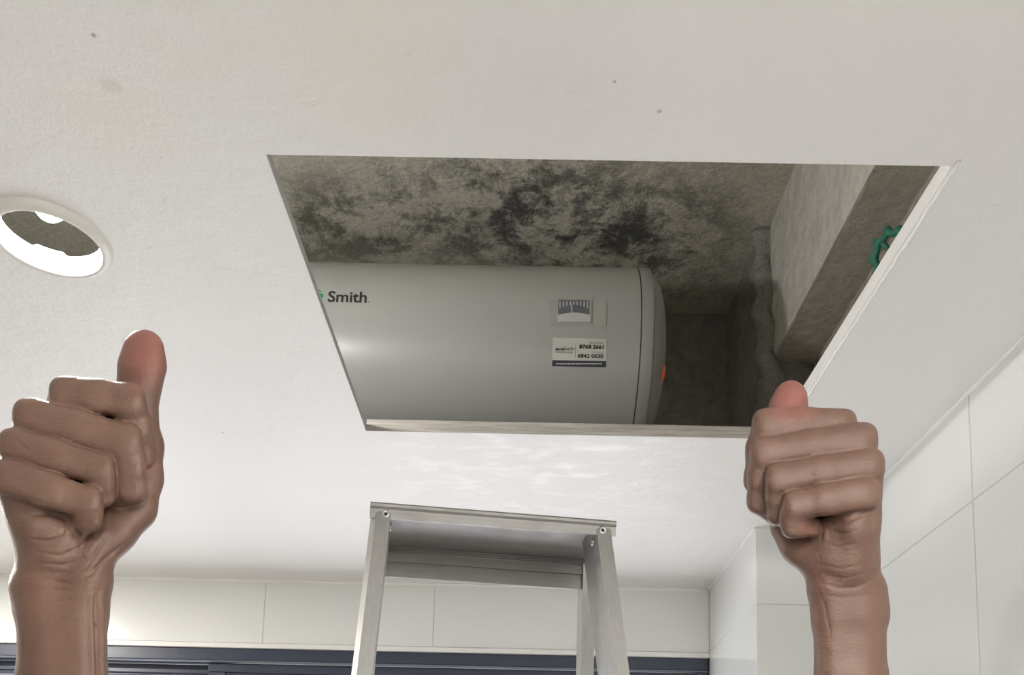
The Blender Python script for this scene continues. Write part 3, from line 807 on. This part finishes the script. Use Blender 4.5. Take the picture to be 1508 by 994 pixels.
def make_arm(parent, D, lo, hi, fingers, thumb, palm, forearm, creases, ridges, pink, label, step=2.4):
    F = Field(lo, hi, step); s_ = D/FPX
    ff = F.new()
    for ch in fingers: F.chain(ff, [(x, y, w_, r+.6) for x, y, w_, r in ch], 7, 2.6, pw=2.7)
    pp = F.new()
    for ch in forearm: F.chain(pp, ch, 14, 22, .92)
    for ch in palm: F.chain(pp, ch, 12, 16)
    tt = F.new(); F.chain(tt, thumb, 12, 6)
    pp = smin(pp, tt, 14); f = smin(pp, ff, 5)
    for pts, r, dp in ridges: F.ridge(f, pts, r, 7, dp)
    for pts, r in creases: F.crease(f, pts, r*1.35)
    V, Q = F.mesh(f)
    W3 = at_np(V[:, 0], V[:, 1], D+V[:, 2]*s_)
    me = bpy.data.meshes.new('arm'); me.from_pydata((W3-np.array(parent.location)).tolist(), [], Q.tolist())
    a = me.attributes.new('pinkness', 'FLOAT', 'POINT'); pk = np.zeros(len(V))
    for (x, y, r0, r1, amt) in pink:
        d = np.hypot(V[:, 0]-x, V[:, 1]-y); pk = np.maximum(pk, amt*np.clip((r1-d)/(r1-r0), 0, 1)**1.0)
    a.data.foreach_set('value', pk.astype(np.float32))
    bm = bmesh.new(); bm.from_mesh(me)
    bmesh.ops.smooth_vert(bm, verts=bm.verts, factor=.4, use_axis_x=True, use_axis_y=True, use_axis_z=True)
    bmesh.ops.recalc_face_normals(bm, faces=bm.faces); bm.to_mesh(me); bm.free()
    o = link('arm', me, M_skin, parent, smooth=True); tag(o, label)
    return o

person = empty('person', (0, .62, CAMZ-.15))
tag(person, 'person raising both bare forearms in fists with thumbs up', 'person')
# fist at the left of the picture
make_arm(person, .50, (-60, 470, -70), (262, 1530, 160),
    fingers=[
        [(97, 579, 26, 25), (140, 584, 22, 25), (187, 590, 24, 25), (200, 630, 38, 22), (205, 670, 54, 20), (180, 700, 76, 18)],
        [(45, 613, 12, 27), (110, 630, 8, 26), (180, 651, 10, 27), (189, 685, 16, 25), (191, 715, 24, 24.5), (160, 735, 50, 20)],
        [(22, 655, -6, 25), (80, 672, -10, 24), (145, 691, -8, 22), (148, 708, -2, 21), (149, 726, 6, 19.5), (120, 740, 28, 17)],
        [(14, 702, -20, 26), (70, 722, -23, 25.5), (127, 739, -20, 22), (130, 752, -14, 20.5), (130, 763, -8, 18.5), (106, 768, 8, 15)]],
    thumb=[(211, 516, 74, 31), (209, 540, 74, 34), (205, 570, 76, 31), (202, 597, 78, 28.5), (202, 620, 82, 29), (206, 658, 86, 33.5), (205, 705, 80, 34), (196, 748, 68, 34), (166, 780, 56, 36), (128, 815, 44, 42)],
    palm=[
        [(97, 590, 44, 27), (95, 700, 58, 46), (92, 800, 45, 50)],
        [(45, 620, 30, 28), (60, 710, 40, 44), (80, 800, 42, 50)],
        [(22, 665, 14, 26), (46, 740, 25, 38), (72, 805, 34, 46)],
        [(15, 708, 0, 25), (44, 760, 8, 33), (68, 800, 22, 42)],
        [(48, 774, -4, 26), (82, 780, 0, 21)],
        [(140, 700, 84, 48), (120, 790, 52, 44)],
        [(100, 604, 54, 28), (170, 622, 62, 30), (175, 690, 76, 30)]],
    forearm=[
        [(62, 800, 40, 36), (60, 850, 42, 38), (64, 900, 44, 40), (66, 1000, 46, 42), (50, 1440, 66, 62)],
        [(118, 810, 40, 38), (118, 850, 42, 40), (112, 900, 44, 40), (110, 1000, 46, 42), (124, 1440, 66, 62)],
        [(34, 866, 52, 19.5), (40, 890, 54, 17)],
        [(140, 858, 50, 24), (132, 905, 50, 22), (134, 1010, 50, 20)]],
    creases=[
        ([(35, 759), (76, 757), (95, 764), (101, 775)], 2.6), ([(101, 778), (95, 790), (73, 797), (41, 794)], 1.8),
        ([(50, 812), (88, 819), (120, 806), (133, 787)], 1.5), ([(57, 830), (95, 832), (126, 822)], 1.3),
        ([(60, 853), (104, 860), (133, 847), (158, 819), (186, 798)], 1.8), ([(80, 886), (120, 882)], 1.0), ([(155, 794), (126, 838)], 1.3),
        ([(176, 806), (128, 846)], 1.2), ([(66, 842), (110, 845), (140, 828)], 1.0), ([(62, 868), (108, 872), (138, 858)], 1.0),
        ([(139, 876), (141, 940), (143, 1010)], 2.0), ([(106, 592), (128, 600)], 1.0), ([(104, 561), (116, 556)], .8),
        ([(24, 648), (40, 662), (50, 668)], 1.2)],
    ridges=[([(134, 880), (135, 940), (137, 1010)], 4.0, 3.0), ([(149, 875), (150, 940), (151, 1010)], 3.5, 3.0), ([(115, 800), (140, 770)], 4, 3.5), ([(126, 815), (152, 785)], 4, 3.5)],
    pink=[(211, 510, 20, 75, .75), (221, 686, 3, 12, .3), (46, 870, 5, 60, .12)],
    label='bare forearm and fist with thumb up, left in the picture')
# fist at the right of the picture
make_arm(person, .60, (1080, 545, -70), (1350, 1430, 160),
    fingers=[
        [(1239, 625, 24, 23), (1185, 623, 20, 22), (1133, 626, 20, 23), (1119, 664, 34, 19.5), (1115, 706, 48, 18), (1135, 735, 66, 16)],
        [(1268, 647, 8, 25), (1200, 655, 4, 22), (1129, 666, 6, 22.5), (1122, 702, 16, 20), (1121, 736, 26, 19.5), (1145, 758, 44, 16)],
        [(1279, 684, -6, 24), (1215, 693, -11, 21.5), (1150, 705, -8, 22), (1147, 730, 2, 19.5), (1149, 754, 9, 18), (1172, 768, 24, 15)],
        [(1272, 727, -18, 25), (1220, 735, -23, 22), (1174, 744, -20, 20.5), (1168, 760, -13, 19), (1170, 773, -9, 18), (1194, 776, 4, 14.5)]],
    thumb=[(1165, 584, 52, 24), (1161, 602, 52, 26.5), (1158, 640, 66, 25), (1160, 690, 76, 27), (1160, 735, 74, 28), (1166, 775, 66, 29), (1182, 800, 56, 33), (1212, 828, 44, 34)],
    palm=[
        [(1239, 635, 40, 24), (1238, 730, 56, 42), (1240, 820, 45, 44)],
        [(1268, 655, 26, 25), (1256, 730, 38, 36), (1246, 815, 42, 44)],
        [(1279, 692, 10, 24), (1264, 760, 18, 31), (1254, 820, 30, 36)],
        [(1272, 733, -4, 23), (1263, 775, 0, 29), (1256, 825, 20, 34)],
        [(1190, 760, 70, 30), (1215, 815, 46, 34)], [(1236, 650, 48, 26), (1160, 665, 66, 26), (1152, 710, 70, 24)],
        [(1230, 775, 14, 22), (1226, 815, 20, 28)]],
    forearm=[
        [(1232, 825, 40, 33), (1228, 862, 42, 33), (1236, 900, 44, 31), (1238, 1000, 46, 32), (1234, 1350, 64, 50)],
        [(1258, 825, 40, 32), (1268, 862, 42, 31), (1274, 900, 44, 31), (1274, 1000, 46, 33), (1286, 1350, 64, 50)],
        [(1288, 872, 50, 14), (1286, 905, 52, 17)],
        [(1212, 872, 48, 19), (1222, 915, 48, 22), (1226, 1010, 48, 21)]],
    creases=[
        ([(1211, 764), (1224, 771), (1245, 769), (1270, 759), (1286, 748)], 1.5), ([(1207, 768), (1212, 784), (1208, 800)], 1.1), ([(1220, 782), (1244, 786), (1268, 779)], .8),
        ([(1200, 806), (1208, 824), (1203, 842)], .9), ([(1216, 800), (1236, 806), (1262, 800)], .7), ([(1210, 832), (1240, 838), (1274, 830)], .8),
        ([(1209, 858), (1235, 866), (1260, 865), (1288, 853)], 1.3), ([(1214, 846), (1246, 852), (1278, 843)], .9), ([(1216, 876), (1246, 881), (1276, 875)], .6),
        ([(1200, 862), (1214, 890), (1224, 940)], .8), ([(1130, 643), (1150, 640)], 1.0), ([(1248, 608), (1256, 624)], .8)],
    ridges=[([(1214, 775), (1217, 792)], 3, 2.5)],
    pink=[(1165, 578, 16, 58, .9), (1192, 777, 6, 20, .3), (1200, 870, 10, 60, .12)],
    label='bare forearm and fist with thumb up, right in the picture', step=2.2)
